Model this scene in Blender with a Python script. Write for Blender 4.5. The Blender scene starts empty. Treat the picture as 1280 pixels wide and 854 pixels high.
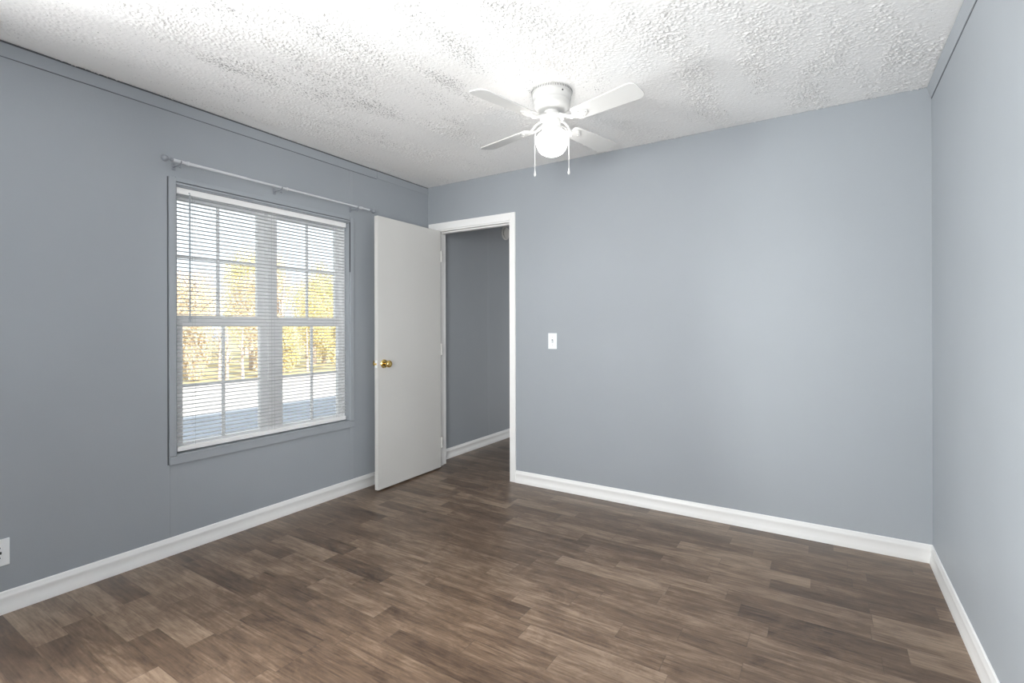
import bpy, bmesh, math, random
import numpy as np
from mathutils import Matrix, Vector

R = math.radians
scene = bpy.context.scene
col = scene.collection

# ------------------------------------------------------------------ camera
CAM = Vector((2.9615, -3.2913, 1.2121))
YAW, ROLL, FPX, SY = 0.56514, -0.0025, 619.54, -17.84
cam_data = bpy.data.cameras.new('camera')
cam = bpy.data.objects.new('camera', cam_data)
col.objects.link(cam)
cam_data.sensor_width = 36.0
cam_data.lens = 36.0 * FPX / 1280.0
cam_data.shift_y = SY / 1280.0
cam_data.clip_start = 0.02
fw = Vector((-math.sin(YAW), math.cos(YAW), 0))
rt = Vector((math.cos(YAW), math.sin(YAW), 0))
up = Vector((0, 0, 1))
r2 = rt * math.cos(ROLL) + up * math.sin(ROLL)
u2 = r2.cross(fw)
cam.matrix_world = Matrix(((r2.x, u2.x, -fw.x, CAM.x), (r2.y, u2.y, -fw.y, CAM.y),
                           (r2.z, u2.z, -fw.z, CAM.z), (0, 0, 0, 1)))
scene.camera = cam

# ------------------------------------------------------------------ exposure, sky, sun, added fill lights
scene.view_settings.view_transform = 'Standard'
scene.view_settings.look = 'None'
scene.view_settings.gamma = 1.0
scene.view_settings.exposure = 0.08
scene.view_settings.use_curve_mapping = False

SKY_LOW, SKY_HIGH = 1.6, 2.2        # overcast sky, brighter towards the zenith
world = bpy.data.worlds.new('sky')
scene.world = world
world.use_nodes = True
wn, wl = world.node_tree.nodes, world.node_tree.links
wn.clear()
w_out = wn.new('ShaderNodeOutputWorld')
w_bg = wn.new('ShaderNodeBackground')
w_tc = wn.new('ShaderNodeTexCoord')
w_sep = wn.new('ShaderNodeSeparateXYZ')
w_map = wn.new('ShaderNodeMapRange')
w_map.interpolation_type = 'SMOOTHSTEP'
w_map.inputs['From Min'].default_value = 0.22
w_map.inputs['From Max'].default_value = 0.85
w_map.inputs['To Min'].default_value = SKY_LOW
w_map.inputs['To Max'].default_value = SKY_HIGH
w_bg.inputs['Color'].default_value = (0.88, 0.95, 1.0, 1)
wl.new(w_tc.outputs['Generated'], w_sep.inputs[0])
wl.new(w_sep.outputs['Z'], w_map.inputs['Value'])
wl.new(w_map.outputs[0], w_bg.inputs['Strength'])
wl.new(w_bg.outputs[0], w_out.inputs['Surface'])

SUN_POWER = 12.0
sun_data = bpy.data.lights.new('sun', 'SUN')
sun_data.energy = SUN_POWER
sun_data.angle = R(0.6)
sun_data.color = (1.0, 0.93, 0.82)
sun = bpy.data.objects.new('sun', sun_data)
col.objects.link(sun)
sun.location = (30, 0, 15)
sun.rotation_euler = Vector((-8.0, 0.6, -3.5)).to_track_quat('-Z', 'Y').to_euler()

def fill_light(name, loc, aim, sx, sz, watts, color, spread=180):  # area light added outside an opening to brighten the interior
    d = bpy.data.lights.new(name, 'AREA')
    d.shape = 'RECTANGLE'
    d.size, d.size_y = sx, sz
    d.energy = watts
    d.color = color
    d.spread = R(spread)
    o = bpy.data.objects.new(name, d)
    col.objects.link(o)
    o.location = loc
    o.rotation_euler = Vector(aim).to_track_quat('-Z', 'Y').to_euler()
    return o
FRONT_WATTS, SIDE_WATTS, CEILING_FILL_WATTS, HALL_WATTS = 39.0, 113.0, 16.0, 5.0
fill_light('front_fill_light', (2.72, -3.96, 1.45), (-0.55, 1, 0.0), 1.05, 1.15, FRONT_WATTS, (1.0, 0.99, 0.975), 105)  # added behind the camera to brighten the back and left walls
fill_light('side_fill_light', (-0.16, -3.24, 1.30), (1, 0.35, -0.16), 0.72, 1.35, SIDE_WATTS, (1.0, 0.99, 0.975), 140)  # added left of the frame to brighten the right wall
fill_light('side_ceiling_fill', (-0.16, -3.24, 1.0), (1, 0.8, 0.60), 0.72, 0.9, CEILING_FILL_WATTS, (1.0, 0.99, 0.975), 110)  # added lamp tilted upwards to brighten the ceiling
fill_light('hall_fill_light', (1.40, 2.00, 1.10), (-1, 0, 0.1), 0.75, 1.8, HALL_WATTS, (1.0, 0.99, 0.975))  # added lamp beside the hall to brighten its wall
GLOBE_STRENGTH = 15.0

# ------------------------------------------------------------------ room dimensions
W, H, T = 3.419, 2.44, 0.12          # room width, ceiling height, wall thickness
YF = -3.78                           # front wall (behind the camera)
HALL_W, HALL_Y = 1.15, 3.1

# ------------------------------------------------------------------ materials
def new_mat(name):
    m = bpy.data.materials.new(name)
    m.use_nodes = True
    return m, m.node_tree.nodes, m.node_tree.links, m.node_tree.nodes['Principled BSDF']

def plain(name, color, rough=0.5, metal=0.0, bump=0.0, scale=60.0, var=0.0, spec=0.5):
    m, n, l, p = new_mat(name)
    p.inputs['Base Color'].default_value = (*color, 1)
    p.inputs['Roughness'].default_value = rough
    p.inputs['Metallic'].default_value = metal
    p.inputs['Specular IOR Level'].default_value = spec
    if bump or var:
        tc = n.new('ShaderNodeTexCoord')
        ns = n.new('ShaderNodeTexNoise')
        ns.inputs['Scale'].default_value = scale
        ns.inputs['Detail'].default_value = 4
        l.new(tc.outputs['Object'], ns.inputs['Vector'])
        if bump:
            b = n.new('ShaderNodeBump')
            b.inputs['Strength'].default_value = bump
            b.inputs['Distance'].default_value = 0.002
            l.new(ns.outputs['Fac'], b.inputs['Height'])
            l.new(b.outputs[0], p.inputs['Normal'])
        if var:
            n2 = n.new('ShaderNodeTexNoise')
            n2.inputs['Scale'].default_value = 1.7
            n2.inputs['Detail'].default_value = 5
            l.new(tc.outputs['Object'], n2.inputs['Vector'])
            mp = n.new('ShaderNodeMapRange')
            mp.inputs['From Min'].default_value = 0.3
            mp.inputs['From Max'].default_value = 0.7
            mp.inputs['To Min'].default_value = 1 - var
            mp.inputs['To Max'].default_value = 1 + var
            l.new(n2.outputs['Fac'], mp.inputs['Value'])
            mx = n.new('ShaderNodeVectorMath')
            mx.operation = 'SCALE'
            mx.inputs[0].default_value = color
            l.new(mp.outputs[0], mx.inputs['Scale'])
            l.new(mx.outputs[0], p.inputs['Base Color'])
    return m

WALL = (0.350, 0.378, 0.409)
M = {}
M['wall'] = plain('blue_grey_wall_paint', WALL, 0.5, bump=0.12, scale=90, var=0.025, spec=0.3)
M['wall_trim'] = plain('blue_grey_trim_paint', (0.360, 0.388, 0.419), 0.45, bump=0.08, scale=70, spec=0.35)
def ceiling_mat():
    m = plain('white_popcorn_ceiling', (0.93, 0.93, 0.925), 0.9, bump=0.35, scale=260, spec=0.1)
    n, l = m.node_tree.nodes, m.node_tree.links
    p = n['Principled BSDF']
    tc = n.new('ShaderNodeTexCoord')
    sp = n.new('ShaderNodeTexNoise'); sp.inputs['Scale'].default_value = 150.0; sp.inputs['Detail'].default_value = 2
    mp = n.new('ShaderNodeMapping'); mp.inputs['Scale'].default_value = (1.0, 0.6, 1.0)
    l.new(tc.outputs['Object'], mp.inputs[0]); l.new(mp.outputs[0], sp.inputs['Vector'])
    mk = n.new('ShaderNodeTexNoise'); mk.inputs['Scale'].default_value = 5.0; mk.inputs['Detail'].default_value = 5
    mk.inputs['Roughness'].default_value = 0.65
    mp2 = n.new('ShaderNodeMapping'); mp2.inputs['Scale'].default_value = (1.0, 0.35, 1.0)
    l.new(tc.outputs['Object'], mp2.inputs[0]); l.new(mp2.outputs[0], mk.inputs['Vector'])
    # painted shadow of the popcorn pits is densest in one patch in front of the fan
    ds = n.new('ShaderNodeVectorMath'); ds.operation = 'DISTANCE'; ds.inputs[1].default_value = (PIT_SHADE[0], PIT_SHADE[1], 2.44)
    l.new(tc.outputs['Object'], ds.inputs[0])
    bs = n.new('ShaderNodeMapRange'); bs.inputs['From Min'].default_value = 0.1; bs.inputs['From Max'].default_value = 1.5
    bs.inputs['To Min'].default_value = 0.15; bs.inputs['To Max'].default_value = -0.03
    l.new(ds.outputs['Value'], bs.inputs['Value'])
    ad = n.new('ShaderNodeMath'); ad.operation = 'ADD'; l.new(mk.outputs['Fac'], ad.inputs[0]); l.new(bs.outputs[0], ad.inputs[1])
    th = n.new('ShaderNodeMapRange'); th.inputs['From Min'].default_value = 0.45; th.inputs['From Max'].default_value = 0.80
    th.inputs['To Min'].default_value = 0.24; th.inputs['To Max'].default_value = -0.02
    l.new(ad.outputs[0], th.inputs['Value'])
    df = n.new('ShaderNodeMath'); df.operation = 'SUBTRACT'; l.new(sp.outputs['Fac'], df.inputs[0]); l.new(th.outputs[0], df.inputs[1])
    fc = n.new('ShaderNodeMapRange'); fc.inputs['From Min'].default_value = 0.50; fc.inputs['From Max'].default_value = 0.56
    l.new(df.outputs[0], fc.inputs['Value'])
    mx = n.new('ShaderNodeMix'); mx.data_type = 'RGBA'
    mx.inputs[6].default_value = (0.93, 0.93, 0.925, 1); mx.inputs[7].default_value = (0.46, 0.46, 0.46, 1)  # darker grey paints the shadow in the popcorn pits
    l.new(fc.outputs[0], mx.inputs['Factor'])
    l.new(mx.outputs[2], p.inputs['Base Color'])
    return m
PIT_SHADE = (1.2, -1.85)
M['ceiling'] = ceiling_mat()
M['white'] = plain('white_trim_paint', (0.90, 0.90, 0.895), 0.35, bump=0.05, scale=50)
M['vinyl'] = plain('white_window_vinyl', (0.93, 0.935, 0.94), 0.35)
M['door'] = plain('off_white_door_paint', (0.65, 0.645, 0.627), 0.45, bump=0.1, scale=45, var=0.02)
M['slat'] = plain('white_blind_slat', (0.58, 0.59, 0.60), 0.4)
M['rail'] = plain('white_blind_rail', (0.88, 0.88, 0.88), 0.4)
M['wand'] = plain('grey_plastic_wand', (0.36, 0.39, 0.42), 0.25)
M['rod'] = plain('white_enamel_rod', (0.62, 0.64, 0.67), 0.3)
M['rod_dark'] = plain('grey_finial', (0.27, 0.29, 0.32), 0.3)
M['fan'] = plain('white_fan_enamel', (0.62, 0.62, 0.61), 0.35)
M['blade'] = plain('white_fan_blade', (0.66, 0.66, 0.65), 0.45)
M['dark'] = plain('dark_slot', (0.03, 0.03, 0.03), 0.7)
M['gap'] = plain('dark_gap', (0.10, 0.105, 0.115), 0.8)
M['brass'] = plain('polished_brass', (0.83, 0.60, 0.22), 0.16, metal=1.0)
M['steel'] = plain('hinge_steel', (0.55, 0.52, 0.46), 0.35, metal=0.8)
M['plate'] = plain('white_plastic_plate', (0.86, 0.89, 0.91), 0.3)
M['detector'] = plain('white_detector_plastic', (0.70, 0.70, 0.69), 0.45)
M['roofing'] = plain('grey_roofing', (0.25, 0.24, 0.23), 0.9, bump=0.3)
M['bark'] = plain('pale_bark', (0.46, 0.38, 0.33), 0.9, bump=0.6, scale=14, var=0.15)
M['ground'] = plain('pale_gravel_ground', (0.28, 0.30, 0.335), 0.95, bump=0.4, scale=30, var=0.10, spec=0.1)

M['road'] = plain('sunlit_concrete_road', (0.44, 0.42, 0.41), 0.9, bump=0.3, scale=20, var=0.06, spec=0.1)  # sunlight past the house shadow put into a paler colour than the ground

M['lawn'] = plain('dry_tan_lawn', (0.46, 0.40, 0.25), 0.95, bump=0.5, scale=25, var=0.15, spec=0.1)

def leaf_mat(name, c1, c2):
    m, n, l, p = new_mat(name)
    g = n.new('ShaderNodeNewGeometry')
    r = n.new('ShaderNodeValToRGB')
    r.color_ramp.elements[0].color = (*c1, 1)
    r.color_ramp.elements[1].color = (*c2, 1)
    l.new(g.outputs['Random Per Island'], r.inputs[0])
    l.new(r.outputs[0], p.inputs['Base Color'])
    p.inputs['Roughness'].default_value = 0.6
    t = n.new('ShaderNodeBsdfTranslucent')
    l.new(r.outputs[0], t.inputs['Color'])
    mx = n.new('ShaderNodeMixShader')
    mx.inputs[0].default_value = 0.4
    l.new(p.outputs[0], mx.inputs[1]); l.new(t.outputs[0], mx.inputs[2])
    l.new(mx.outputs[0], n['Material Output'].inputs['Surface'])
    return m
M['leaf_yellow'] = leaf_mat('yellow_leaves', (0.66, 0.57, 0.30), (0.80, 0.73, 0.48))
M['leaf_pale'] = leaf_mat('pale_tan_leaves', (0.68, 0.58, 0.41), (0.79, 0.70, 0.58))
M['leaf_olive'] = leaf_mat('olive_leaves', (0.42, 0.40, 0.18), (0.68, 0.61, 0.32))

# clear glass that lets daylight through as well as showing a faint reflection
def glass_mat():
    m, n, l, p = new_mat('window_glass')
    n.remove(p)
    out = n['Material Output']
    tr = n.new('ShaderNodeBsdfTransparent')
    tr.inputs['Color'].default_value = (0.97, 0.98, 0.98, 1)
    gl = n.new('ShaderNodeBsdfGlossy')
    gl.inputs['Roughness'].default_value = 0.02
    fr = n.new('ShaderNodeFresnel')
    fr.inputs['IOR'].default_value = 1.25
    mx = n.new('ShaderNodeMixShader')
    l.new(fr.outputs[0], mx.inputs[0])
    l.new(tr.outputs[0], mx.inputs[1])
    l.new(gl.outputs[0], mx.inputs[2])
    l.new(mx.outputs[0], out.inputs['Surface'])
    return m
M['glass'] = glass_mat()

def globe_mat():
    m, n, l, p = new_mat('lit_frosted_glass')
    p.inputs['Base Color'].default_value = (0.9, 0.9, 0.88, 1)
    p.inputs['Emission Color'].default_value = (1.0, 0.97, 0.93, 1)
    p.inputs['Emission Strength'].default_value = GLOBE_STRENGTH
    return m
M['globe'] = globe_mat()

def floor_mat():
    m, n, l, p = new_mat('brown_vinyl_planks')
    tc = n.new('ShaderNodeTexCoord')
    sp = n.new('ShaderNodeSeparateXYZ')
    l.new(tc.outputs['Object'], sp.inputs[0])
    def math_(op, a=None, b=None):
        q = n.new('ShaderNodeMath')
        q.operation = op
        for i, v in enumerate((a, b)):
            if v is None: continue
            if isinstance(v, (int, float)): q.inputs[i].default_value = v
            else: l.new(v, q.inputs[i])
        return q.outputs[0]
    PW = 0.103
    yv = math_('DIVIDE', sp.outputs['Y'], PW)
    row = math_('FLOOR', yv)
    fy = math_('SUBTRACT', yv, row)
    wn_ = n.new('ShaderNodeTexWhiteNoise'); wn_.noise_dimensions = '1D'
    l.new(row, wn_.inputs['W'])
    w = math_('ADD', math_('DIVIDE', sp.outputs['X'], 0.52),
              math_('ADD', math_('MULTIPLY', wn_.outputs['Value'], 7.0), math_('MULTIPLY', row, 23.0)))
    vc = n.new('ShaderNodeTexVoronoi'); vc.voronoi_dimensions = '1D'; vc.feature = 'F1'
    vc.inputs['Scale'].default_value = 1.0
    l.new(w, vc.inputs['W'])
    ve = n.new('ShaderNodeTexVoronoi'); ve.voronoi_dimensions = '1D'; ve.feature = 'DISTANCE_TO_EDGE'
    ve.inputs['Scale'].default_value = 1.0
    l.new(w, ve.inputs['W'])
    sc = n.new('ShaderNodeSeparateColor')
    l.new(vc.outputs['Color'], sc.inputs[0])
    # grain coordinates: long along x, shifted per plank
    cx = n.new('ShaderNodeCombineXYZ')
    l.new(math_('MULTIPLY', sp.outputs['X'], 2.6), cx.inputs[0])
    l.new(math_('MULTIPLY', sp.outputs['Y'], 24.0), cx.inputs[1])
    l.new(math_('MULTIPLY', sc.outputs[1], 40.0), cx.inputs[2])
    g1 = n.new('ShaderNodeTexNoise')
    g1.inputs['Scale'].default_value = 1.0; g1.inputs['Detail'].default_value = 10
    g1.inputs['Roughness'].default_value = 0.72; g1.inputs['Distortion'].default_value = 0.6
    l.new(cx.outputs[0], g1.inputs['Vector'])
    cx2 = n.new('ShaderNodeCombineXYZ')
    l.new(math_('MULTIPLY', sp.outputs['X'], 3.2), cx2.inputs[0])
    l.new(math_('MULTIPLY', sp.outputs['Y'], 5.5), cx2.inputs[1])
    l.new(math_('MULTIPLY', sc.outputs[2], 25.0), cx2.inputs[2])
    g2 = n.new('ShaderNodeTexNoise')
    g2.inputs['Scale'].default_value = 1.3; g2.inputs['Detail'].default_value = 10
    g2.inputs['Roughness'].default_value = 0.74; g2.inputs['Distortion'].default_value = 1.0
    l.new(cx2.outputs[0], g2.inputs['Vector'])
    cx3 = n.new('ShaderNodeCombineXYZ')
    l.new(math_('MULTIPLY', sp.outputs['X'], 9.0), cx3.inputs[0])
    l.new(math_('MULTIPLY', sp.outputs['Y'], 140.0), cx3.inputs[1])
    l.new(math_('MULTIPLY', sc.outputs[0], 25.0), cx3.inputs[2])
    g3 = n.new('ShaderNodeTexNoise')
    g3.inputs['Scale'].default_value = 1.0; g3.inputs['Detail'].default_value = 3
    l.new(cx3.outputs[0], g3.inputs['Vector'])
    # tone = plank + grain
    tone = math_('ADD', math_('MULTIPLY', math_('SUBTRACT', sc.outputs[0], 0.5), 0.34),
                 math_('ADD', math_('MULTIPLY', math_('SUBTRACT', g1.outputs['Fac'], 0.5), 1.15),
                       math_('ADD', math_('MULTIPLY', math_('SUBTRACT', g2.outputs['Fac'], 0.5), 0.95),
                             math_('MULTIPLY', math_('SUBTRACT', g3.outputs['Fac'], 0.5), 0.55))))
    tone = math_('ADD', tone, 0.5)
    rp = n.new('ShaderNodeValToRGB')
    e = rp.color_ramp.elements
    e[0].position = 0.12; e[0].color = (0.052, 0.030, 0.019, 1)
    e[1].position = 0.90; e[1].color = (0.320, 0.232, 0.163, 1)
    k = e.new(0.5); k.color = (0.150, 0.097, 0.062, 1)
    l.new(tone, rp.inputs[0])
    # seams
    ex = math_('LESS_THAN', ve.outputs['Distance'], 0.0028)
    ey = math_('LESS_THAN', math_('MINIMUM', fy, math_('SUBTRACT', 1.0, fy)), 0.011)
    seam = math_('MAXIMUM', ex, ey)
    mx = n.new('ShaderNodeMix'); mx.data_type = 'RGBA'
    l.new(math_('MULTIPLY', seam, 0.38), mx.inputs['Factor'])
    l.new(rp.outputs[0], mx.inputs[6])
    mx.inputs[7].default_value = (0.06, 0.042, 0.032, 1)
    l.new(mx.outputs[2], p.inputs['Base Color'])
    rr = n.new('ShaderNodeMapRange')
    rr.inputs['To Min'].default_value = 0.28; rr.inputs['To Max'].default_value = 0.42
    l.new(g2.outputs['Fac'], rr.inputs['Value'])
    l.new(rr.outputs[0], p.inputs['Roughness'])
    p.inputs['Specular IOR Level'].default_value = 0.7
    b = n.new('ShaderNodeBump')
    b.inputs['Strength'].default_value = 0.25; b.inputs['Distance'].default_value = 0.001
    l.new(math_('SUBTRACT', g1.outputs['Fac'], math_('MULTIPLY', seam, 0.6)), b.inputs['Height'])
    l.new(b.outputs[0], p.inputs['Normal'])
    return m
M['floor'] = floor_mat()

# ------------------------------------------------------------------ mesh helpers
class MB:
    """collects shapes and links them as one mesh object"""
    def __init__(self): self.bm = bmesh.new()
    def box(self, x0, x1, y0, y1, z0, z1, bevel=0.0, mat=None):
        r = bmesh.ops.create_cube(self.bm, size=1.0)
        vs = r['verts']
        for v in vs:
            v.co = Vector((x0 + (v.co.x + .5) * (x1 - x0), y0 + (v.co.y + .5) * (y1 - y0), z0 + (v.co.z + .5) * (z1 - z0)))
        if bevel:
            es = list({e for v in vs for e in v.link_edges})
            rr = bmesh.ops.bevel(self.bm, geom=es, offset=bevel, segments=2, affect='EDGES', profile=0.5)
            vs = list({v for f in rr['faces'] for v in f.verts} | {v for v in vs if v.is_valid})
        if mat is not None:
            bmesh.ops.transform(self.bm, matrix=mat, verts=vs)
        return self
    def lathe(self, prof, seg=40, mat=None, cap=True):
        """prof: list of (r, z), revolved around z"""
        rings = []
        vs = []
        for r, z in prof:
            if r < 1e-6:
                v = self.bm.verts.new((0, 0, z)); rings.append([v]); vs.append(v)
            else:
                ring = [self.bm.verts.new((r * math.cos(2 * math.pi * i / seg), r * math.sin(2 * math.pi * i / seg), z)) for i in range(seg)]
                rings.append(ring); vs += ring
        for a, b in zip(rings, rings[1:]):
            if len(a) == 1 and len(b) == 1: continue
            for i in range(seg):
                j = (i + 1) % seg
                if len(a) == 1: self.bm.faces.new((a[0], b[i], b[j]))
                elif len(b) == 1: self.bm.faces.new((a[i], a[j], b[0]))
                else: self.bm.faces.new((a[i], a[j], b[j], b[i]))
        if cap:
            for rg in (rings[0], rings[-1]):
                if len(rg) > 2: self.bm.faces.new(rg)
        if mat is not None: bmesh.ops.transform(self.bm, matrix=mat, verts=vs)
        return self
    def tube(self, pts, rad, seg=12):
        pts = [Vector(p) for p in pts]
        rads = rad if isinstance(rad, (list, tuple)) else [rad] * len(pts)
        rings = []
        ref = None
        for i, p in enumerate(pts):
            d = (pts[min(i + 1, len(pts) - 1)] - pts[max(i - 1, 0)]).normalized()
            if ref is None:
                ref = Vector((0, 0, 1)) if abs(d.z) < 0.9 else Vector((1, 0, 0))
            a = d.cross(ref).normalized(); b = d.cross(a).normalized(); ref = a.cross(d)
            rings.append([self.bm.verts.new(p + rads[i] * (a * math.cos(2 * math.pi * k / seg) + b * math.sin(2 * math.pi * k / seg))) for k in range(seg)])
        for a, b in zip(rings, rings[1:]):
            for k in range(seg):
                self.bm.faces.new((a[k], a[(k + 1) % seg], b[(k + 1) % seg], b[k]))
        self.bm.faces.new(rings[0]); self.bm.faces.new(rings[-1])
        return self
    def prism(self, outline, z0, z1, mat=None):
        """outline: list of (x, y); extruded from z0 to z1"""
        a = [self.bm.verts.new((x, y, z0)) for x, y in outline]
        b = [self.bm.verts.new((x, y, z1)) for x, y in outline]
        k = len(outline)
        self.bm.faces.new(a); self.bm.faces.new(b)
        for i in range(k):
            self.bm.faces.new((a[i], a[(i + 1) % k], b[(i + 1) % k], b[i]))
        if mat is not None: bmesh.ops.transform(self.bm, matrix=mat, verts=a + b)
        return self
    def sweep(self, prof, p0, p1, out, m0=0.0, m1=0.0):
        """prof: (depth, height) profile swept on the floor from p0 to p1, depth along 'out';
        m0, m1 mitre the ends (shift along the run per unit of depth)"""
        p0, p1, out = Vector(p0), Vector(p1), Vector(out)
        d = (p1 - p0).normalized()
        a = [self.bm.verts.new(p0 + out * t + d * (t * m0) + Vector((0, 0, h))) for t, h in prof]
        b = [self.bm.verts.new(p1 + out * t - d * (t * m1) + Vector((0, 0, h))) for t, h in prof]
        k = len(prof)
        self.bm.faces.new(a); self.bm.faces.new(b)
        for i in range(k):
            self.bm.faces.new((a[i], a[(i + 1) % k], b[(i + 1) % k], b[i]))
        return self
    def build(self, name, mat, parent=None, loc=None, smooth=None):
        bm = self.bm
        bmesh.ops.recalc_face_normals(bm, faces=bm.faces)
        me = bpy.data.meshes.new(name)
        if loc is not None:
            bmesh.ops.translate(bm, vec=-Vector(loc), verts=bm.verts)
        if smooth is not None:
            for f in bm.faces: f.smooth = True
            for e in bm.edges:
                if len(e.link_faces) == 2 and e.calc_face_angle(0) > R(smooth): e.smooth = False
        bm.to_mesh(me); bm.free()
        me.materials.append(mat)
        o = bpy.data.objects.new(name, me)
        col.objects.link(o)
        if parent is not None:
            o.parent = parent
        if loc is not None:
            o.location = loc
        return o

def empty(name, loc=(0, 0, 0)):
    o = bpy.data.objects.new(name, None)
    o.empty_display_size = 0.1
    col.objects.link(o)
    o.location = loc
    return o

def tag(o, label=None, cat=None, group=None, kind=None):
    if label: o['label'] = label
    if cat: o['category'] = cat
    if group: o['group'] = group
    if kind: o['kind'] = kind
    return o

def struct(o, label, cat): return tag(o, label, cat, kind='structure')

# ------------------------------------------------------------------ setting: floor, walls, ceiling
struct(MB().box(-0.0, W, YF, HALL_Y, -0.05, 0.0).build('floor', M['floor']),
       'brown grey wood-look vinyl plank floor', 'floor')

# window opening in the left wall
WY0, WY1, WZ0, WZ1 = -2.008, -0.852, 0.527, 1.985
SY0, SY1 = -3.62, -2.86              # added window for the side fill lights, left of the picture
b = MB()
b.box(-T, 0, YF - T, SY0, -0.05, H + 0.05)
b.box(-T, 0, SY1, WY0, -0.05, H + 0.05)
b.box(-T, 0, SY0, SY1, -0.05, WZ0)
b.box(-T, 0, SY0, SY1, WZ1, H + 0.05)
b.box(-T, 0, WY1, HALL_Y + T, -0.05, H + 0.05)
b.box(-T, 0, WY0, WY1, -0.05, WZ0)
b.box(-T, 0, WY0, WY1, WZ1, H + 0.05)
struct(b.build('wall_left', M['wall']), 'blue-grey painted wall with the window', 'wall')

# door opening in the back wall
DX0, DX1, DZ = 0.100, 0.851, 2.042
b = MB()
b.box(0, DX0 - 0.02, 0, T, -0.05, H + 0.05)
b.box(DX1 + 0.02, W + T, 0, T, -0.05, H + 0.05)
b.box(DX0 - 0.02, DX1 + 0.02, 0, T, DZ + 0.02, H + 0.05)
struct(b.build('wall_back', M['wall']), 'blue-grey painted back wall with the doorway and light switch', 'wall')

struct(MB().box(W, W + T, YF - T, 0, -0.05, H + 0.05).build('wall_right', M['wall']),
       'plain pale blue-grey painted wall at the right edge of the photo', 'wall')

# front wall behind the camera, with an opening added for the front fill light
FX0, FX1, FZ0, FZ1 = 2.05, 3.32, 0.85, 2.05
b = MB()
b.box(0, FX0, YF - T, YF, -0.05, H + 0.05)
b.box(FX1, W, YF - T, YF, -0.05, H + 0.05)
b.box(FX0, FX1, YF - T, YF, -0.05, FZ0)
b.box(FX0, FX1, YF - T, YF, FZ1, H + 0.05)
struct(b.build('wall_front', M['wall']), 'blue-grey painted wall behind the photographer', 'wall')

b = MB()                             # with an opening added for the hall fill light
b.box(HALL_W, HALL_W + 0.1, T, 1.60, -0.05, H + 0.05)
b.box(HALL_W, HALL_W + 0.1, 2.40, HALL_Y, -0.05, H + 0.05)
b.box(HALL_W, HALL_W + 0.1, 1.60, 2.40, 2.03, H + 0.05)
struct(b.build('wall_hall_right', M['wall']),
       'blue-grey right-hand wall of the hallway past the doorway', 'wall')
struct(MB().box(0, HALL_W + 0.1, HALL_Y, HALL_Y + T, -0.05, H + 0.05).build('wall_hall_end', M['wall']),
       'blue-grey end wall of the hallway past the doorway', 'wall')
struct(MB().box(0, HALL_W + 0.1, T, HALL_Y, H, H + 0.05).build('ceiling_hall', M['ceiling']),
       'white ceiling of the hallway past the doorway', 'ceiling')

# popcorn ceiling: a dense sheet of small plaster blobs
def build_ceiling():
    rng = np.random.default_rng(7)
    st = 0.0042
    nx, ny = int(W / st) + 1, int((0 - YF) / st) + 1
    h = np.zeros((ny, nx), np.float32)
    # slow patches where the texture is heavy or worn thin
    def patches(cx, cy, seed):
        r = np.random.default_rng(seed)
        gx, gy = int(nx * st / cx) + 3, int(ny * st / cy) + 3
        g = r.random((gy, gx))
        X = np.arange(nx) * st / cx; Y = np.arange(ny) * st / cy
        xi, yi = X.astype(int), Y.astype(int)
        fx, fy = X - xi, Y - yi
        fx = fx * fx * (3 - 2 * fx); fy = fy * fy * (3 - 2 * fy)
        a = g[yi][:, xi]; b_ = g[yi][:, xi + 1]; c = g[yi + 1][:, xi]; d = g[yi + 1][:, xi + 1]
        return (a * (1 - fx) + b_ * fx) * (1 - fy)[:, None] + (c * (1 - fx) + d * fx) * fy[:, None]
    mask = 0.50 * patches(0.16, 0.50, 1) + 0.30 * patches(0.07, 0.20, 2) + 0.20 * patches(0.035, 0.06, 3)
    amp = np.clip((mask - 0.36) * 4.2, 0.20, 1.5)
    grain = np.clip(rng.random((ny, nx)) - 0.60, 0, 1) / 0.40                     # single crumbs
    g2 = rng.random((ny // 2 + 2, nx // 2 + 2))
    lump = np.clip(g2 - 0.72, 0, 1).repeat(2, 0).repeat(2, 1)[:ny, :nx] / 0.28     # clotted crumbs
    h = (0.0040 * grain + 0.0022 * lump) * amp + 0.0006 * rng.random((ny, nx))
    h[0, :] = h[-1, :] = 0; h[:, 0] = h[:, -1] = 0
    xs = np.linspace(0, W, nx, dtype=np.float32)
    ys = np.linspace(YF, 0, ny, dtype=np.float32)
    co = np.empty((ny, nx, 3), np.float32)
    co[..., 0] = xs[None, :]; co[..., 1] = ys[:, None]; co[..., 2] = H - h
    i = np.arange((ny - 1) * nx).reshape(ny - 1, nx)[:, :-1].ravel()
    quads = np.stack([i, i + nx, i + nx + 1, i + 1], 1).astype(np.int32)   # facing down
    base = nx * ny
    # a closed slab above, so that the sheet has its own thickness
    slab = np.array([(x, y, z) for z in (H + 0.006, H + 0.05) for x, y in ((0, YF), (W, YF), (W, 0), (0, 0))], np.float32)
    sf = np.array([(0, 3, 2, 1), (4, 5, 6, 7), (0, 1, 5, 4), (1, 2, 6, 5), (2, 3, 7, 6), (3, 0, 4, 7)], np.int32) + base
    allco = np.concatenate([co.reshape(-1, 3), slab])
    faces = np.concatenate([quads, sf])
    me = bpy.data.meshes.new('ceiling')
    me.vertices.add(len(allco)); me.vertices.foreach_set('co', allco.ravel())
    me.loops.add(faces.size); me.loops.foreach_set('vertex_index', faces.ravel())
    me.polygons.add(len(faces))
    me.polygons.foreach_set('loop_start', np.arange(0, faces.size, 4, dtype=np.int32))
    me.polygons.foreach_set('use_smooth', np.concatenate([np.ones(len(quads), bool), np.zeros(6, bool)]))
    me.update(calc_edges=True)
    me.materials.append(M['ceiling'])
    o = bpy.data.objects.new('ceiling', me)
    col.objects.link(o)
    return o
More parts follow.
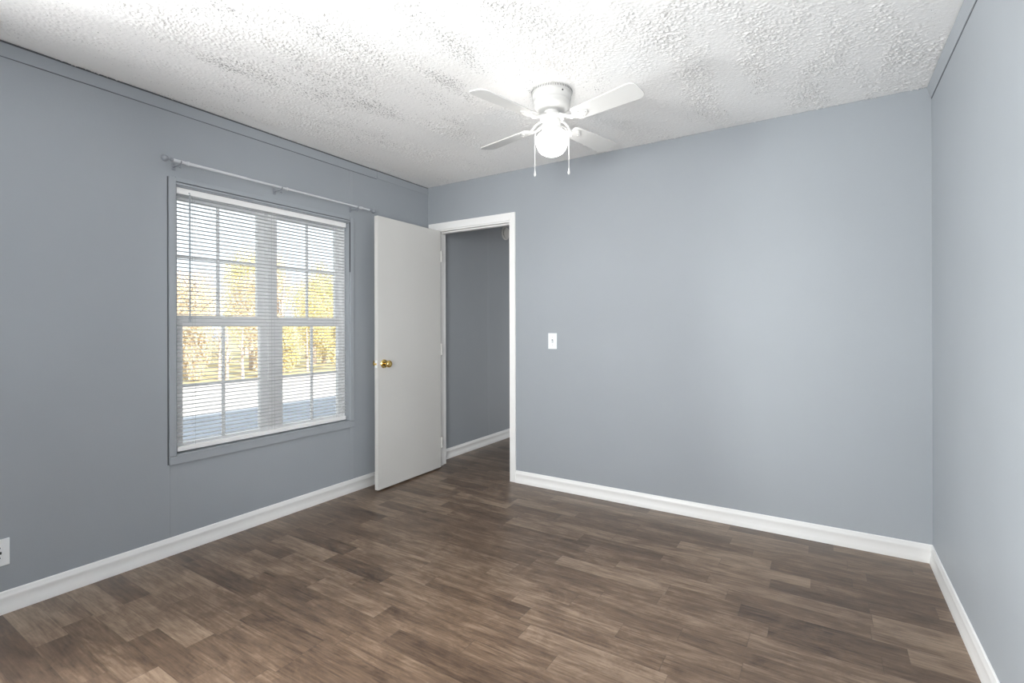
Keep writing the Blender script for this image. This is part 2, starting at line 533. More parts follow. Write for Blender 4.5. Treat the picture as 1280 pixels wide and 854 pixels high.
struct(build_ceiling(), 'white popcorn-textured ceiling', 'ceiling')

# the house outside the room
struct(MB().box(-0.45, W + 0.5, -6.0, 5.0, H + 0.06, H + 0.24, 0.02).build('roof', M['roofing']),
       'flat grey roof over the room', 'roof')
struct(MB().box(-0.10, W + 0.1, -6.0, 5.0, -0.60, -0.06).build('foundation', M['roofing']),
       'grey foundation skirting under the floor', 'foundation')
b = MB()
b.box(-120, 60, -90, 110, -0.70, -0.60)
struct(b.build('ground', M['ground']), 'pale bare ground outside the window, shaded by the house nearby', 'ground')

struct(MB().box(-13.7, -8.2, -60, 90, -0.60, -0.585).build('road', M['road']), 'pale concrete road, sunlight put into its colour, beyond the shaded ground', 'road')

struct(MB().box(-70, -13.7, -60, 90, -0.60, -0.59).build('lawn', M['lawn']), 'dry tan lawn under the trees across the road', 'lawn')

# ------------------------------------------------------------------ baseboards
HB, TB = 0.093, 0.0155
PROF = [(0, 0), (TB, 0), (TB, 0.018), (0.0125, 0.026), (0.0098, 0.036), (0.0086, 0.046), (0.0094, 0.056), (0.0120, 0.064), (0.0128, 0.069),
        (0.0120, 0.074), (0.0085, 0.079), (0.0072, 0.085), (0.0060, 0.090), (0.0030, HB), (0, HB)]
struct(MB().sweep(PROF, (0, 0, 0), (0, YF, 0), (1, 0, 0), 1, 1).build('baseboard_left', M['white'], smooth=50),
       'white moulded baseboard under the window', 'baseboard')
struct(MB().sweep(PROF, (0.912, 0, 0), (W, 0, 0), (0, -1, 0), 0, 1).build('baseboard_back', M['white'], smooth=50),
       'white moulded baseboard along the back wall right of the doorway', 'baseboard')
struct(MB().sweep(PROF, (W, YF, 0), (W, 0, 0), (-1, 0, 0), 1, 1).build('baseboard_right', M['white'], smooth=50),
       'white moulded baseboard along the right-hand wall', 'baseboard')
struct(MB().sweep(PROF, (0, HALL_Y, 0), (0, T, 0), (1, 0, 0), 0, 0).build('baseboard_hall', M['white'], smooth=50),
       'white moulded baseboard in the hallway seen through the doorway', 'baseboard')

# ------------------------------------------------------------------ wall trim strips
t1 = struct(MB().box(0, 0.004, YF, -0.591, H - 0.068, H - 0.009, 0.001).build('trim_1', M['wall_trim']),
            'long blue-grey strip along the top of the window wall', 'trim')
MB().box(0, 0.0025, YF, -0.001, H - 0.010, H - 0.001).build('gap', M['gap'], t1)
MB().box(0, 0.0012, YF, -0.591, H - 0.0705, H - 0.068).build('gap', M['gap'], t1)
struct(MB().box(0, 0.004, -0.587, -0.001, H - 0.064, H - 0.008, 0.001).build('trim_2', M['wall_trim']),
       'short blue-grey strip at the top of the window wall beside the back corner', 'trim')
b = MB()                                # leans out from the wall towards the ceiling
pr = [(W, H - 0.062), (W - 0.004, H - 0.062), (W - 0.019, H - 0.004), (W, H - 0.004)]
a_ = [b.bm.verts.new((x, YF, z)) for x, z in pr]; c_ = [b.bm.verts.new((x, -0.0005, z)) for x, z in pr]
b.bm.faces.new(a_); b.bm.faces.new(c_)
for i in range(4): b.bm.faces.new((a_[i], a_[(i + 1) % 4], c_[(i + 1) % 4], c_[i]))
t3 = struct(b.build('trim_3', M['wall_trim']), 'blue-grey strip along the top of the right-hand wall', 'trim')
MB().box(W - 0.0012, W, YF, -0.0005, H - 0.0655, H - 0.062).build('gap', M['gap'], t3)
b = MB().box(0, 0.0013, -2.035, -2.003, HB, 0.487, 0.0004)
struct(b.build('trim_4', M['wall_trim']), 'narrow upright batten below the left end of the window', 'trim')
b = MB().box(0, 0.0013, -0.855, -0.823, 2.027, H - 0.071, 0.0004)
struct(b.build('trim_5', M['wall_trim']), 'narrow upright batten above the right end of the window', 'trim')
b = MB().box(0, 0.0013, -0.855, -0.823, HB, 0.487, 0.0004)
struct(b.build('trim_6', M['wall_trim']), 'narrow upright batten below the right end of the window', 'trim')
b = MB().box(0, 0.0010, 0.905, 0.937, HB, H - 0.002, 0.0004)
struct(b.build('trim_7', M['wall_trim']), 'narrow upright batten on the hallway wall', 'trim')

# ------------------------------------------------------------------ window_1
win = empty('window_1', (0, (WY0 + WY1) / 2, WZ0))
struct(win, 'white double-hung twin window with grilles behind the blind', 'window')
OFF = Vector(win.location)
def wpart(mb, name, mat, parent=win, smooth=None):
    bmesh.ops.translate(mb.bm, vec=-OFF, verts=mb.bm.verts)
    return mb.build(name, mat, parent, smooth=smooth)
# casing in wall colour, butt jointed
CT, CW = 0.012, 0.033
def casing(name, y0, y1, z0, z1):
    return wpart(MB().box(0, CT, y0, y1, z0, z1, 0.002), name, M['wall_trim'])
casing('side_casing', WY0 - CW, WY0, WZ0 - 0.002, 2.022)
casing('side_casing', WY1, WY1 + CW, WZ0 - 0.002, 2.022)
casing('head_casing', WY0, WY1, WZ1, 1.9975)
wpart(MB().box(0, 0.008, WY0, WY1, 2.003, 2.026, 0.001), 'head_batten', M['wall_trim'])
wpart(MB().box(0, 0.001, WY0 + 0.001, WY1 - 0.001, 1.9975, 2.003), 'gap', M['gap'])
wpart(MB().box(0, 0.001, WY0 - CW - 0.0055, WY0 - CW, WZ0 - 0.046, 2.022), 'gap', M['gap'])
wpart(MB().box(0, 0.0125, WY1 - 0.003, WY1, 1.62, 1.9975), 'gap', M['gap'])
wpart(MB().box(0, CT, WY0 - CW, WY1 + CW, WZ0 - 0.048, WZ0 - 0.004, 0.002), 'apron', M['wall_trim'])
wpart(MB().box(-0.045, 0.014, WY0, WY1, WZ0 - 0.004, WZ0 + 0.004, 0.0015), 'sill', M['wall_trim'])
# jamb liner
b = MB()
b.box(-T, 0.002, WY0, WY0 + 0.006, WZ0 + 0.004, WZ1)
b.box(-T, 0.002, WY1 - 0.006, WY1, WZ0 + 0.004, WZ1)
b.box(-T, 0.002, WY0 + 0.006, WY1 - 0.006, WZ1 - 0.006, WZ1)
wpart(b, 'jamb', M['wall_trim'])
# vinyl frame and mullion
b = MB()
XF0, XF1 = -0.118, -0.046
b.box(XF0, XF1, WY0 + 0.006, -1.978, WZ0 + 0.004, WZ1 - 0.006, 0.002)
b.box(XF0, XF1, -0.882, WY1 - 0.006, WZ0 + 0.004, WZ1 - 0.006, 0.002)
b.box(XF0, XF1, -1.978, -0.882, WZ1 - 0.03, WZ1 - 0.006, 0.002)
b.box(XF0, XF1, -1.978, -0.882, WZ0 + 0.004, WZ0 + 0.022, 0.002)
wpart(b, 'frame', M['vinyl'])
wpart(MB().box(XF0, XF1 + 0.004, -1.455, -1.394, WZ0 + 0.022, WZ1 - 0.03, 0.002), 'mullion', M['vinyl'])
def sash(x0, x1, y0, y1, z0, z1, gy0, gy1, gz0, gz1, my, mz, lock):
    b = MB()
    b.box(x0, x1, y0, gy0, z0, z1, 0.002)
    b.box(x0, x1, gy1, y1, z0, z1, 0.002)
    b.box(x0, x1, gy0, gy1, z0, gz0, 0.002)
    b.box(x0, x1, gy0, gy1, gz1, z1, 0.002)
    s = wpart(b, 'sash', M['vinyl'])
    xm = (x0 + x1) / 2
    g = MB()
    g.box(xm - 0.006, xm + 0.006, my - 0.009, my + 0.009, gz0, gz1, 0.002)
    g.box(xm - 0.006, xm + 0.006, gy0, my - 0.009, mz - 0.009, mz + 0.009, 0.002)
    g.box(xm - 0.006, xm + 0.006, my + 0.009, gy1, mz - 0.009, mz + 0.009, 0.002)
    wpart(g, 'grille', M['vinyl'], s)
    p = MB()
    p.box(xm - 0.0105, xm - 0.0075, gy0 - 0.004, gy1 + 0.004, gz0 - 0.004, gz1 + 0.004)
    wpart(p, 'pane', M['glass'], s)
    if lock:
        k = MB()
        k.box(x1 - 0.018, x1 - 0.002, my - 0.025, my + 0.025, z1, z1 + 0.010, 0.003)
        k.box(x1 - 0.012, x1 + 0.006, my - 0.004, my + 0.020, z1 + 0.010, z1 + 0.016, 0.002)
        wpart(k, 'sash_lock', M['vinyl'], s)
for (ya, yb, ga, gb, m_) in ((-1.978, -1.455, -1.948, -1.503, -1.7225), (-1.394, -0.882, -1.350, -0.912, -1.124)):
    sash(-0.112, -0.084, ya, yb, 1.235, WZ1 - 0.03, ga - 0.018, gb + 0.002, 1.283, 1.925, m_ - 0.014, 1.613, False)
    sash(-0.082, -0.052, ya, yb, WZ0 + 0.022, 1.265, ga, gb, 0.575, 1.222, m_, 0.890, True)

# ------------------------------------------------------------------ added window behind the camera, lets the front fill light in
w2 = struct(empty('added_front_window', ((FX0 + FX1) / 2, YF - T / 2, FZ0)), 'added unseen white-framed window in the wall behind the photographer', 'window')
b = MB()
fx, fz = (FX1 - FX0) / 2, FZ1 - FZ0
b.box(-fx, -fx + 0.04, -0.03, 0.03, 0, fz); b.box(fx - 0.04, fx, -0.03, 0.03, 0, fz)
b.box(-fx + 0.04, fx - 0.04, -0.03, 0.03, 0, 0.04); b.box(-fx + 0.04, fx - 0.04, -0.03, 0.03, fz - 0.04, fz)
b.box(-0.025, 0.025, -0.03, 0.03, 0.04, fz - 0.04)
b.build('frame', M['vinyl'], w2)
MB().box(-fx + 0.04, -0.025, -0.004, 0.0, 0.04, fz - 0.04).build('pane', M['glass'], w2)
MB().box(0.025, fx - 0.04, -0.004, 0.0, 0.04, fz - 0.04).build('pane', M['glass'], w2)

w3 = struct(empty('added_side_window', (-T / 2, (SY0 + SY1) / 2, WZ0)), 'added unseen white-framed single window beyond the left edge of the photo', 'window')  # added; its opening lets the side fill lights in
b = MB()
fx, fz = (SY1 - SY0) / 2, WZ1 - WZ0
b.box(-0.03, 0.03, -fx, -fx + 0.03, 0, fz); b.box(-0.03, 0.03, fx - 0.03, fx, 0, fz)
b.box(-0.03, 0.03, -fx + 0.03, fx - 0.03, 0, 0.03); b.box(-0.03, 0.03, -fx + 0.03, fx - 0.03, fz - 0.03, fz)
b.box(-0.03, 0.03, -fx + 0.03, fx - 0.03, fz / 2 - 0.02, fz / 2 + 0.02)
b.build('frame', M['vinyl'], w3)
MB().box(-0.004, 0.0, -fx + 0.03, fx - 0.03, 0.03, fz / 2 - 0.02).build('pane', M['glass'], w3)
MB().box(-0.004, 0.0, -fx + 0.03, fx - 0.03, fz / 2 + 0.02, fz - 0.03).build('pane', M['glass'], w3)

# ------------------------------------------------------------------ door casing, jamb
tr = struct(empty('trim_8', (0.485, 0, 0)), 'white casing and jamb around the open doorway', 'door casing')
OC = Vector(tr.location)
def cpart(mb, name, mat):
    bmesh.ops.translate(mb.bm, vec=-OC, verts=mb.bm.verts)
    return mb.build(name, mat, tr, smooth=40)
CP = 0.014
CL0, CR1, CZ1 = 0.018, 0.911, 2.113
def mitred(pts, y0, y1):
    b = MB()
    a = [b.bm.verts.new((x, y0, z)) for x, z in pts]
    c = [b.bm.verts.new((x, y1, z)) for x, z in pts]
    b.bm.faces.new(a); b.bm.faces.new(c)
    for i in range(4): b.bm.faces.new((a[i], a[(i + 1) % 4], c[(i + 1) % 4], c[i]))
    bmesh.ops.bevel(b.bm, geom=list(b.bm.edges), offset=0.002, segments=2, affect='EDGES')
    return b
IW = 0.060
cpart(mitred([(CL0, 0), (CL0 + IW, 0), (CL0 + IW, CZ1 - IW), (CL0, CZ1)], -CP, 0), 'side_casing', M['white'])
cpart(mitred([(CR1 - IW + 0.008, 0), (CR1, 0), (CR1, CZ1), (CR1 - IW + 0.008, CZ1 - IW)], -CP, 0), 'side_casing', M['white'])
cpart(mitred([(CL0, CZ1), (CR1, CZ1), (CR1 - IW + 0.008, CZ1 - IW), (CL0 + IW, CZ1 - IW)], -CP, 0), 'head_casing', M['white'])
cpart(MB().box(DX0 - 0.019, DX0, 0.0005, T, 0, DZ), 'jamb', M['white'])
cpart(MB().box(DX1, DX1 + 0.019, 0.0005, T, 0, DZ), 'jamb', M['white'])
cpart(MB().box(DX0 - 0.019, DX1 + 0.019, 0.0005, T, DZ, DZ + 0.019), 'head_jamb', M['white'])
b = MB()
b.box(DX0, DX0 + 0.009, 0.042, 0.075, 0, DZ - 0.009); b.box(DX1 - 0.009, DX1, 0.042, 0.075, 0, DZ - 0.009)
b.box(DX0, DX1, 0.042, 0.075, DZ - 0.009, DZ)
cpart(b, 'door_stop', M['white'])

# ------------------------------------------------------------------ door_1: the open leaf
LW, LT, LH = 0.722, 0.033, 2.026
door = struct(empty('door_1', (0.130, -0.020, 0.0)), 'off-white flush door standing open beside the window, brass knob', 'door')
door.rotation_euler = (0, 0, R(0.9))
# local: leaf runs along -y from the hinge, thickness along +x
MB().box(0, LT, -LW, 0, 0.012, 0.012 + LH, 0.0015).build('leaf', M['door'], door)
KZ, KY = 0.942, -LW + 0.062
def knob(name, side):
    mat = Matrix.Translation((LT if side > 0 else 0, KY, KZ)) @ Matrix.Rotation(R(90 * side), 4, 'Y')
    k = MB().lathe([(0, 0), (0.033, 0), (0.033, 0.003), (0.029, 0.008), (0.016, 0.011)], 36, mat, cap=False).build('rose', M['brass'], door, smooth=35)
    MB().lathe([(0.0125, 0.009), (0.0115, 0.022), (0.014, 0.030), (0.022, 0.037), (0.0265, 0.045), (0.0272, 0.052), (0.0245, 0.060),
                (0.017, 0.0655), (0.008, 0.067), (0, 0.067)], 36, mat, cap=False).build('knob', M['brass'], k, smooth=50)
    return k
knob('knob', 1); knob('knob', -1)
lp = MB().box(LT / 2 - 0.012, LT / 2 + 0.012, -LW - 0.0012, -LW + 0.001, KZ - 0.028, KZ + 0.028, 0.0005).build('latch_plate', M['plate'], door)
MB().box(LT / 2 - 0.006, LT / 2 + 0.006, -LW - 0.010, -LW, KZ - 0.007, KZ + 0.007, 0.002).build('latch', M['brass'], lp)
for hz in (0.22, 1.02, 1.82):
    hb = MB()
    hb.tube([(LT + 0.004, 0.006, hz - 0.044), (LT + 0.004, 0.006, hz + 0.044)], 0.0055, 12)
    hb.lathe([(0, 0), (0.0065, 0), (0.0065, 0.004), (0, 0.007)], 12, Matrix.Translation((LT + 0.004, 0.006, hz + 0.044)), cap=False)
    hb.box(LT - 0.028, LT + 0.003, 0.0, 0.0018, hz - 0.044, hz + 0.044)
    hb.build('hinge', M['door'], door, smooth=40)

# ------------------------------------------------------------------ window blind
BX = -0.021
bl = tag(empty('window_blind', (BX, (WY0 + WY1) / 2, 1.978)), 'white horizontal mini blind hanging inside the window opening', 'window blind')
OB = Vector(bl.location)
def bpart(mb, name, mat, smooth=None):
    bmesh.ops.translate(mb.bm, vec=-OB, verts=mb.bm.verts)
    return mb.build(name, mat, bl, smooth=smooth)
BY0, BY1 = -1.994, -0.878
b = MB()
b.box(BX - 0.0125, BX + 0.0125, BY0 - 0.004, BY1 + 0.004, 1.944, 1.9785, 0.002)
bpart(b, 'headrail', M['rail'])
sl = MB()
PITCH, SW, TILT = 0.0216, 0.0250, R(1.0)
z = 1.934
while z > 0.575:
    ring0, ring1 = [], []
    for t, off in [(-1, 0), (-.5, 0), (0, 0), (.5, 0), (1, 0), (1, 1), (.5, 1), (0, 1), (-.5, 1), (-1, 1)]:
        u = t * SW / 2
        h = 0.0036 * (1 - t * t) - 0.0012 * off
        xx = BX + u * math.cos(TILT) - h * math.sin(TILT)
        zz = z + u * math.sin(TILT) + h * math.cos(TILT)
        ring0.append(sl.bm.verts.new((xx, BY0, zz))); ring1.append(sl.bm.verts.new((xx, BY1, zz)))
    k = len(ring0)
    sl.bm.faces.new(ring0); sl.bm.faces.new(ring1)
    for i in range(k): sl.bm.faces.new((ring0[i], ring0[(i + 1) % k], ring1[(i + 1) % k], ring1[i]))
    z -= PITCH
bpart(sl, 'slats', M['slat'], smooth=60)
bpart(MB().box(BX - 0.0125, BX + 0.0125, BY0, BY1, 0.540, 0.566, 0.004), 'bottom_rail', M['rail'])
for yy in (-1.905, -1.436, -0.965):
    c = MB()
    c.tube([(BX + 0.0145, yy, 0.566), (BX + 0.0145, yy, 1.946)], 0.0007, 6)
    c.tube([(BX - 0.0145, yy, 0.566), (BX - 0.0145, yy, 1.946)], 0.0007, 6)
    bpart(c, 'ladder_cord', M['slat'])
wd = MB()
wd.tube([(0.004, -1.936, 1.275), (0.004, -1.936, 1.945)], 0.0042, 6)
wd.tube([(0.004, -1.936, 1.245), (0.004, -1.936, 1.276)], 0.0058, 10)
wd.tube([(-0.009, -1.936, 1.956), (0.003, -1.936, 1.955), (0.004, -1.936, 1.943)], 0.0018, 8)
bpart(wd, 'tilt_wand', M['wand'], smooth=40)

# ------------------------------------------------------------------ curtain rod
RX, RZ = 0.078, 2.092
rod = tag(empty('curtain_rod', (0, -1.39, RZ)), 'empty pale curtain rod with ball finials above the window', 'curtain rod')
def rpart(mb, name, mat, smooth=40, parent=rod):
    bmesh.ops.translate(mb.bm, vec=-Vector((0, -1.39, RZ)), verts=mb.bm.verts)
    return mb.build(name, mat, parent, smooth=smooth)
rp_ = MB()
rp_.tube([(RX, -2.055, RZ), (RX, -1.66, RZ)], 0.0080, 16)
rp_.tube([(RX, -1.66, RZ), (RX, -0.725, RZ)], 0.0066, 16)
rpart(rp_, 'rod', M['rod'])
for s, ye in ((-1, -2.055), (1, -0.725)):
    mt = Matrix.Translation((RX, ye, RZ)) @ Matrix.Rotation(R(-90 * s), 4, 'X')
    prof = [(0.0, -0.004), (0.0105, -0.004), (0.0115, 0.002), (0.0105, 0.008), (0.0070, 0.010), (0.0070, 0.015)]
    for i in range(0, 11):
        a = R(-66 + i * 15.6)
        prof.append((0.0175 * math.cos(a), 0.033 + 0.0175 * math.sin(a)))
    prof[-1] = (0.0, 0.0505)
    rpart(MB().lathe(prof, 28, mt, cap=False), 'finial', M['rod_dark'])
for yb in (-2.015, -1.44, -0.845):
    k = MB()
    k.box(0.0, 0.0035, yb - 0.009, yb + 0.009, RZ - 0.032, RZ + 0.008, 0.001)
    k.tube([(0.003, yb, RZ - 0.016), (0.045, yb, RZ - 0.0155), (RX - 0.006, yb, RZ - 0.014), (RX + 0.004, yb, RZ - 0.0115), (RX + 0.0095, yb, RZ - 0.006), (RX + 0.0115, yb, RZ + 0.002)], 0.0032, 10)
    k.tube([(RX - 0.002, yb, RZ - 0.034), (RX - 0.002, yb, RZ - 0.030), (RX - 0.002, yb, RZ - 0.026), (RX - 0.002, yb, RZ - 0.008)], [0.004, 0.0055, 0.003, 0.0026], 8)
    br = rpart(k, 'bracket', M['rod_dark'])
    ring = MB().lathe([(0.0078, -0.006), (0.0108, -0.006), (0.0108, 0.006), (0.0078, 0.006)], 20,
                      Matrix.Translation((RX, yb + 0.036, RZ)) @ Matrix.Rotation(R(90), 4, 'X'))
    rpart(ring, 'collar', M['rod'], parent=br)

# ------------------------------------------------------------------ ceiling fan
FX, FY = 1.757, -1.000
fan = tag(empty('ceiling_fan', (FX, FY, H)), 'white four-blade flush-mount ceiling fan with lit globe', 'ceiling fan')
MB().lathe([(0, 0.0), (0.104, 0.0), (0.106, -0.004), (0.106, -0.018), (0.101, -0.021), (0.100, -0.024), (0.101, -0.026), (0.101, -0.046),
            (0.098, -0.054), (0.094, -0.058), (0.096, -0.062), (0.096, -0.078), (0.092, -0.088), (0.080, -0.098), (0.060, -0.105),
            (0.048, -0.108), (0.0, -0.108)], 56, cap=False).build('motor_housing', M['fan'], fan, smooth=35)
vent = MB()
for i in range(76):
    a = 2 * math.pi * i / 76
    vent.box(0.1055, 0.1066, -0.0013, 0.0013, -0.0165, -0.006, mat=Matrix.Rotation(a, 4, 'Z'))
vent.build('vent_slots', M['dark'], fan)
scr = MB()
scr.lathe([(0, 0), (0.004, 0), (0.004, 0.003), (0, 0.004)], 12, Matrix.Rotation(R(-30), 4, 'Z') @ Matrix.Translation((0.101, 0, -0.034)) @ Matrix.Rotation(R(90), 4, 'Y'), cap=False)
scr.build('set_screw', M['dark'], fan, smooth=40)
MB().lathe([(0, -0.106), (0.040, -0.106), (0.040, -0.128), (0.060, -0.130), (0.064, -0.136), (0.062, -0.146), (0.050, -0.150), (0.0, -0.150)],
           40, cap=False).build('rotor_hub', M['fan'], fan, smooth=35)
MB().lathe([(0, -0.148), (0.044, -0.148), (0.046, -0.154), (0.046, -0.190), (0.044, -0.194), (0.050, -0.198), (0.052, -0.206),
            (0.049, -0.214), (0.0, -0.214)], 40, cap=False).build('light_fitter', M['fan'], fan, smooth=35)
MB().lathe([(0.043, -0.208), (0.047, -0.214), (0.060, -0.221), (0.074, -0.232), (0.082, -0.246), (0.0835, -0.260), (0.081, -0.276), (0.076, -0.292),
            (0.069, -0.307), (0.057, -0.320), (0.040, -0.330), (0.020, -0.336), (0.0, -0.338)], 48, cap=False).build('glass_globe', M['globe'], fan, smooth=60)
# one blade with its iron, copied round
def blade_outline():
    pts = []
    L0, L1, w0, w1, rc = 0.150, 0.522, 0.047, 0.060, 0.034
    pts += [(L0, -w0 + 0.010), (L0 + 0.010, -w0)]
    for i in range(7):
        a = R(-90 + 15 * i)
        pts.append((L1 - rc + rc * math.cos(a), -w1 + rc + rc * math.sin(a)))
    for i in range(7):
        a = R(15 * i)
        pts.append((L1 - rc + rc * math.cos(a), w1 - rc + rc * math.sin(a)))
    pts += [(L0 + 0.010, w0), (L0, w0 - 0.010)]
    return pts
BZ = -0.166
def blade_mesh():
    m = MB().prism(blade_outline(), -0.003, 0.003)
    bmesh.ops.bevel(m.bm, geom=[e for e in m.bm.edges if abs(e.verts[0].co.z - e.verts[1].co.z) < 1e-6], offset=0.0012, segments=1, affect='EDGES')
    bmesh.ops.transform(m.bm, matrix=Matrix.Rotation(R(-12), 4, 'X'), verts=m.bm.verts)
    return m
def iron_mesh():
    m = MB()
    q = Matrix.Rotation(R(-12), 4, 'X')
    # flared plate under the blade
    pl = [(0.140, -0.012), (0.165, -0.034), (0.185, -0.037), (0.200, -0.026), (0.222, -0.012), (0.230, 0.0),
          (0.222, 0.012), (0.200, 0.026), (0.185, 0.037), (0.165, 0.034), (0.140, 0.012)]
    m.prism(pl, -0.0085, -0.003, q)
    for (sx, sy_) in ((0.185, -0.022), (0.185, 0.022), (0.214, 0.0)):
        m.lathe([(0, -0.0115), (0.004, -0.0105), (0.005, -0.0085)], 10, q @ Matrix.Translation((sx, sy_, 0)), cap=False)
    # two curling arms from the hub
    for s in (-1, 1):
        m.tube([(0.050, s * 0.010, 0.024), (0.075, s * 0.019, 0.020), (0.100, s * 0.022, 0.008), (0.122, s * 0.016, -0.003), (0.150, s * 0.008, -0.006)],
               [0.0075, 0.0065, 0.006, 0.006, 0.0055], 10)
    return m
bl0 = blade_mesh().build('blade', M['blade'], fan, smooth=40)
ir0 = iron_mesh().build('blade_iron', M['fan'], bl0, smooth=40)
for i in range(4):
    if i == 0: o = bl0
    else:
        o = bl0.copy(); col.objects.link(o); o.parent = fan
        c = ir0.copy(); col.objects.link(c); c.parent = o
    o.location = (0, 0, BZ)
    o.rotation_euler = (0, 0, R(-13.5 + 90 * i))
# pull chains hang at the two sides of the globe
for s, zl in ((-1, -0.435), (1, -0.424)):
    d = rt * s
    pts = [d * 0.044 + Vector((0, 0, -0.180)), d * 0.066 + Vector((0, 0, -0.188)), d * 0.082 + Vector((0, 0, -0.206)), d * 0.0885 + Vector((0, 0, -0.235)),
           d * 0.0885 + Vector((0, 0, zl + 0.02))]
    ch = MB().tube(pts, 0.0013, 8).build('pull_chain', M['fan'], fan, smooth=60)
    MB().lathe([(0, 0.024), (0.0022, 0.023), (0.0030, 0.016), (0.0062, 0.004), (0.0062, -0.003), (0.0035, -0.008), (0, -0.009)], 16,
               Matrix.Translation(d * 0.0885 + Vector((0, 0, zl))), cap=False).build('chain_pull', M['fan'], ch, smooth=50)

# ------------------------------------------------------------------ light switch
SX, SZ = 1.2345, 1.108
sw = tag(empty('light_switch', (SX, 0, SZ)), 'white toggle light switch on the back wall right of the doorway', 'light switch')
MB().box(-0.036, 0.036, -0.006, 0, -0.059, 0.059, 0.0025).build('plate', M['plate'], sw)
MB().box(-0.006, 0.006, -0.0068, -0.005, -0.013, 0.013).build('toggle_slot', M['rod_dark'], sw)
MB().box(-0.0045, 0.0045, -0.017, -0.004, -0.006, 0.006, 0.001,
         mat=Matrix.Rotation(R(22), 4, 'X')).build('toggle', M['plate'], sw)
for zz in (-0.030, 0.030):
    MB().lathe([(0, 0.0018), (0.0028, 0.0010), (0.0032, 0)], 12, Matrix.Translation((0, -0.006, zz)) @ Matrix.Rotation(R(90), 4, 'X'), cap=False).build('screw', M['rod'], sw, smooth=40)

# ------------------------------------------------------------------ wall outlet
OY, OZ = -2.688, 0.260
ou = tag(empty('wall_outlet', (0, OY, OZ)), 'white outlet plate low on the wall at the left edge of the photo', 'outlet')
MB().box(0, 0.006, -0.0365, 0.0365, -0.057, 0.057, 0.0022).build('plate', M['plate'], ou)
MB().box(0.003, 0.0075, -0.0165, 0.0165, -0.0335, 0.0335, 0.001).build('receptacle', M['plate'], ou)
for zc in (-0.021, 0.021):
    MB().box(0.0065, 0.0078, -0.0075, -0.0055, zc - 0.003, zc + 0.005).build('slot', M['dark'], ou)
    MB().box(0.0065, 0.0078, 0.0055, 0.0075, zc - 0.003, zc + 0.004).build('slot', M['dark'], ou)
    MB().lathe([(0.0024, 0), (0.0024, 0.0013)], 10, Matrix.Translation((0.0065, 0, zc - 0.008)) @ Matrix.Rotation(R(90), 4, 'Y')).build('ground_hole', M['dark'], ou)
MB().box(0.0065, 0.0090, -0.011, -0.0015, -0.0055, 0.0055, 0.0008).build('test_button', M['dark'], ou)
MB().box(0.0065, 0.0090, 0.0015, 0.011, -0.0055, 0.0055, 0.0008).build('reset_button', M['dark'], ou)
for zz in (-0.0485, 0.0485):
    MB().lathe([(0, 0.0016), (0.0026, 0.0010), (0.0030, 0)], 12, Matrix.Translation((0.006, 0, zz)) @ Matrix.Rotation(R(90), 4, 'Y'), cap=False).build('screw', M['rod'], ou, smooth=40)

# ------------------------------------------------------------------ smoke detector in the hall
sd = tag(empty('smoke_detector', (0, 1.235, 2.236)), 'round white smoke detector high on the hallway wall', 'smoke detector')
mt = Matrix.Rotation(R(90), 4, 'Y')
MB().lathe([(0, 0), (0.070, 0), (0.072, 0.004), (0.072, 0.012), (0.066, 0.016), (0.0, 0.016)], 44, mt, cap=False).build('base', M['detector'], sd, smooth=35)
MB().lathe([(0, 0.015), (0.058, 0.015), (0.058, 0.028), (0.052, 0.036), (0.030, 0.041), (0.0, 0.042)], 44, mt, cap=False).build('cover', M['detector'], sd, smooth=35)
vt = MB()
for i in range(28):
    vt.box(0.0575, 0.0587, -0.0035, 0.0035, 0.019, 0.025, mat=mt @ Matrix.Rotation(2 * math.pi * i / 28, 4, 'Z'))
vt.build('vents', M['dark'], sd)

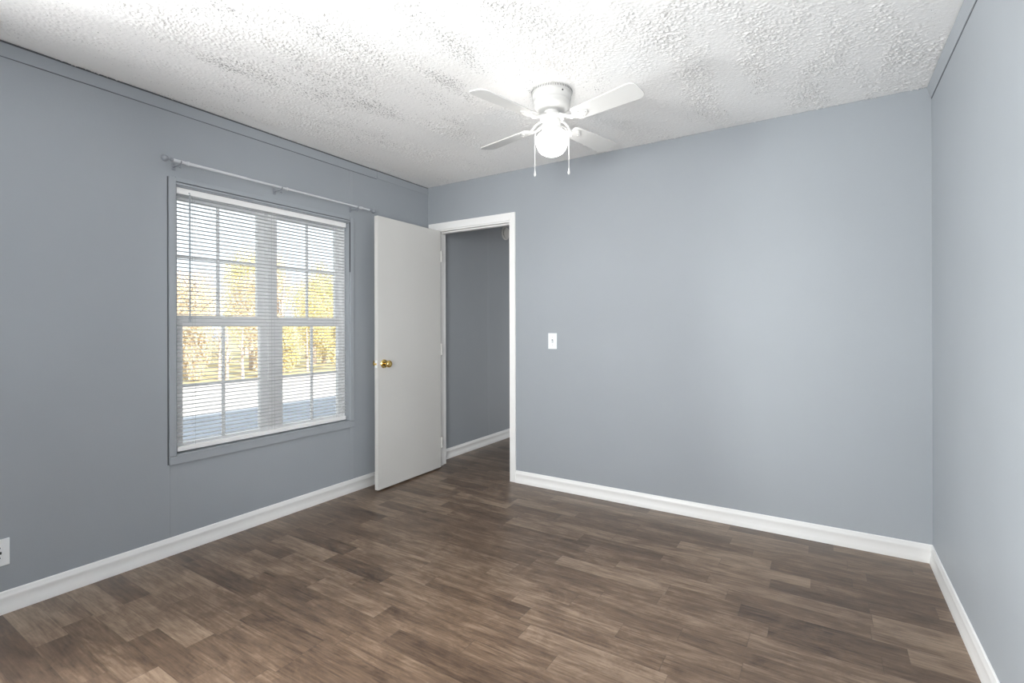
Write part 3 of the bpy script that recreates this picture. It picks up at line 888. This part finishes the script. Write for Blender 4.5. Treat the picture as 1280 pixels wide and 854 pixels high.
# ------------------------------------------------------------------ trees outside the window
def tree(name, x, y, h, rx, rz, cz, leaf, nleaf, seed, label, cat='tree', stems=1):
    rnd = random.Random(seed)
    root = tag(empty(name, (x, y, -0.60)), label, cat, 'trees and shrubs beyond the window')
    tk = MB()
    for s in range(stems):
        px, py = rnd.uniform(-.3, .3) * (stems > 1) * 2, rnd.uniform(-.5, .5) * (stems > 1) * 2
        pts, rr = [], []
        for i in range(8):
            t = i / 7
            pts.append((px + rnd.uniform(-.06, .06) * h * .25 * t, py + rnd.uniform(-.06, .06) * h * .25 * t, t * h * 0.92 - 0.05))
            rr.append((0.02 + 0.018 * h) * (1 - 0.85 * t) + 0.008)
        tk.tube(pts, rr, 9)
        for k in range(9):
            i = rnd.randint(2, 6)
            p = Vector(pts[i]); a = rnd.uniform(0, 6.28)
            q = p + Vector((math.cos(a) * rx * rnd.uniform(.4, .9), math.sin(a) * rx * rnd.uniform(.4, .9), rnd.uniform(.1, .35) * h * .5))
            tk.tube([p, p.lerp(q, .5) + Vector((0, 0, .1)), q], [rr[i] * .5, rr[i] * .3, 0.008], 6)
    tk.build('trunk', M['bark'], root, smooth=60)
    n = int(nleaf * 1.8)
    cs = [(rnd.uniform(-.55, .55) * rx, rnd.uniform(-.55, .55) * rx, cz + rnd.uniform(-.65, .65) * rz, rnd.uniform(.30, .5)) for _ in range(16)]
    co, fc = [], []
    for i in range(n):
        c = rnd.choice(cs)
        v = Vector((rnd.gauss(0, 1), rnd.gauss(0, 1), rnd.gauss(0, 1))).normalized() * (rnd.random() ** .4)
        p = Vector((c[0] + v.x * c[3] * rx, c[1] + v.y * c[3] * rx, c[2] + v.z * c[3] * rz * .8))
        if p.z < 0.05: p.z = 0.05 + rnd.random() * .4
        a = Vector((rnd.gauss(0, 1), rnd.gauss(0, 1), rnd.gauss(0, 1))).normalized()
        b_ = a.orthogonal().normalized()
        s = rnd.uniform(0.028, 0.058)
        k = len(co)
        co += [p - a * s, p + b_ * s * .55 , p + a * s, p - b_ * s * .55]
        fc.append((k, k + 1, k + 2, k + 3))
    me = bpy.data.meshes.new('foliage')
    me.from_pydata([tuple(v) for v in co], [], fc)
    me.materials.append(leaf)
    o = bpy.data.objects.new('foliage', me)
    col.objects.link(o); o.parent = root
    return root
LY, LP, LO = M['leaf_yellow'], M['leaf_pale'], M['leaf_olive']
tree('yellow_tree', -17.2, 5.4, 4.3, 1.50, 2.2, 2.1, LP, 6500, 1, 'pale tan tree at the left of the view through the window', stems=3)
tree('yellow_tree', -17.6, 8.7, 4.6, 1.50, 2.3, 2.2, LP, 6500, 2, 'pale tan tree behind the right side of the left-hand sash', stems=3)
tree('yellow_tree', -18.0, 12.0, 5.0, 1.50, 2.4, 2.4, LY, 6500, 3, 'yellow tree in the middle of the right-hand sash', stems=2)
tree('yellow_tree', -22.0, 7.4, 5.0, 1.80, 2.5, 2.4, LP, 6500, 4, 'far pale tree at the left, behind the nearer tan tree', stems=2)
tree('yellow_tree', -22.4, 11.3, 6.5, 1.80, 3.2, 3.1, LY, 7000, 5, 'tallest yellow tree, seen just right of the window mullion', stems=2)
tree('yellow_tree', -22.0, 15.2, 6.0, 1.80, 3.0, 2.8, LO, 7000, 6, 'olive green tree at the right of the view through the window', stems=2)
tree('yellow_tree', -28.0, 15.0, 6.4, 2.3, 2.9, 3.3, LY, 6500, 7, 'farthest yellow tree, behind the tallest and the olive trees', stems=2)
tree('yellow_tree', -27.5, 9.9, 5.4, 2.3, 2.5, 2.8, LP, 6500, 8, 'farthest pale tree, behind the left-hand sash', stems=2)
tree('yellow_tree', -28.5, 20.0, 6.2, 2.3, 2.8, 3.3, LY, 6500, 9, 'farthest yellow tree at the right, behind the olive tree', stems=2)
sh = [(-14.7, 3.7, LY, 'yellow shrub at the left foot of the tree line'), (-15.15, 5.25, LP, 'tan shrub in front of the leftmost pale tree'),
      (-14.45, 7.25, LP, 'tan shrub low behind the right side of the left-hand sash'), (-15.1, 8.6, LY, 'yellow shrub low beside the window mullion'),
      (-14.45, 10.6, LY, 'yellow shrub low in the right-hand sash'), (-15.1, 12.6, LO, 'olive shrub at the right foot of the tree line')]
for i, (x, y, lf, nm) in enumerate(sh):
    tree('shrub', x, y, 2.0, 0.52, 1.15, 1.05, lf, 3000, 40 + i, nm, 'shrub', stems=3)
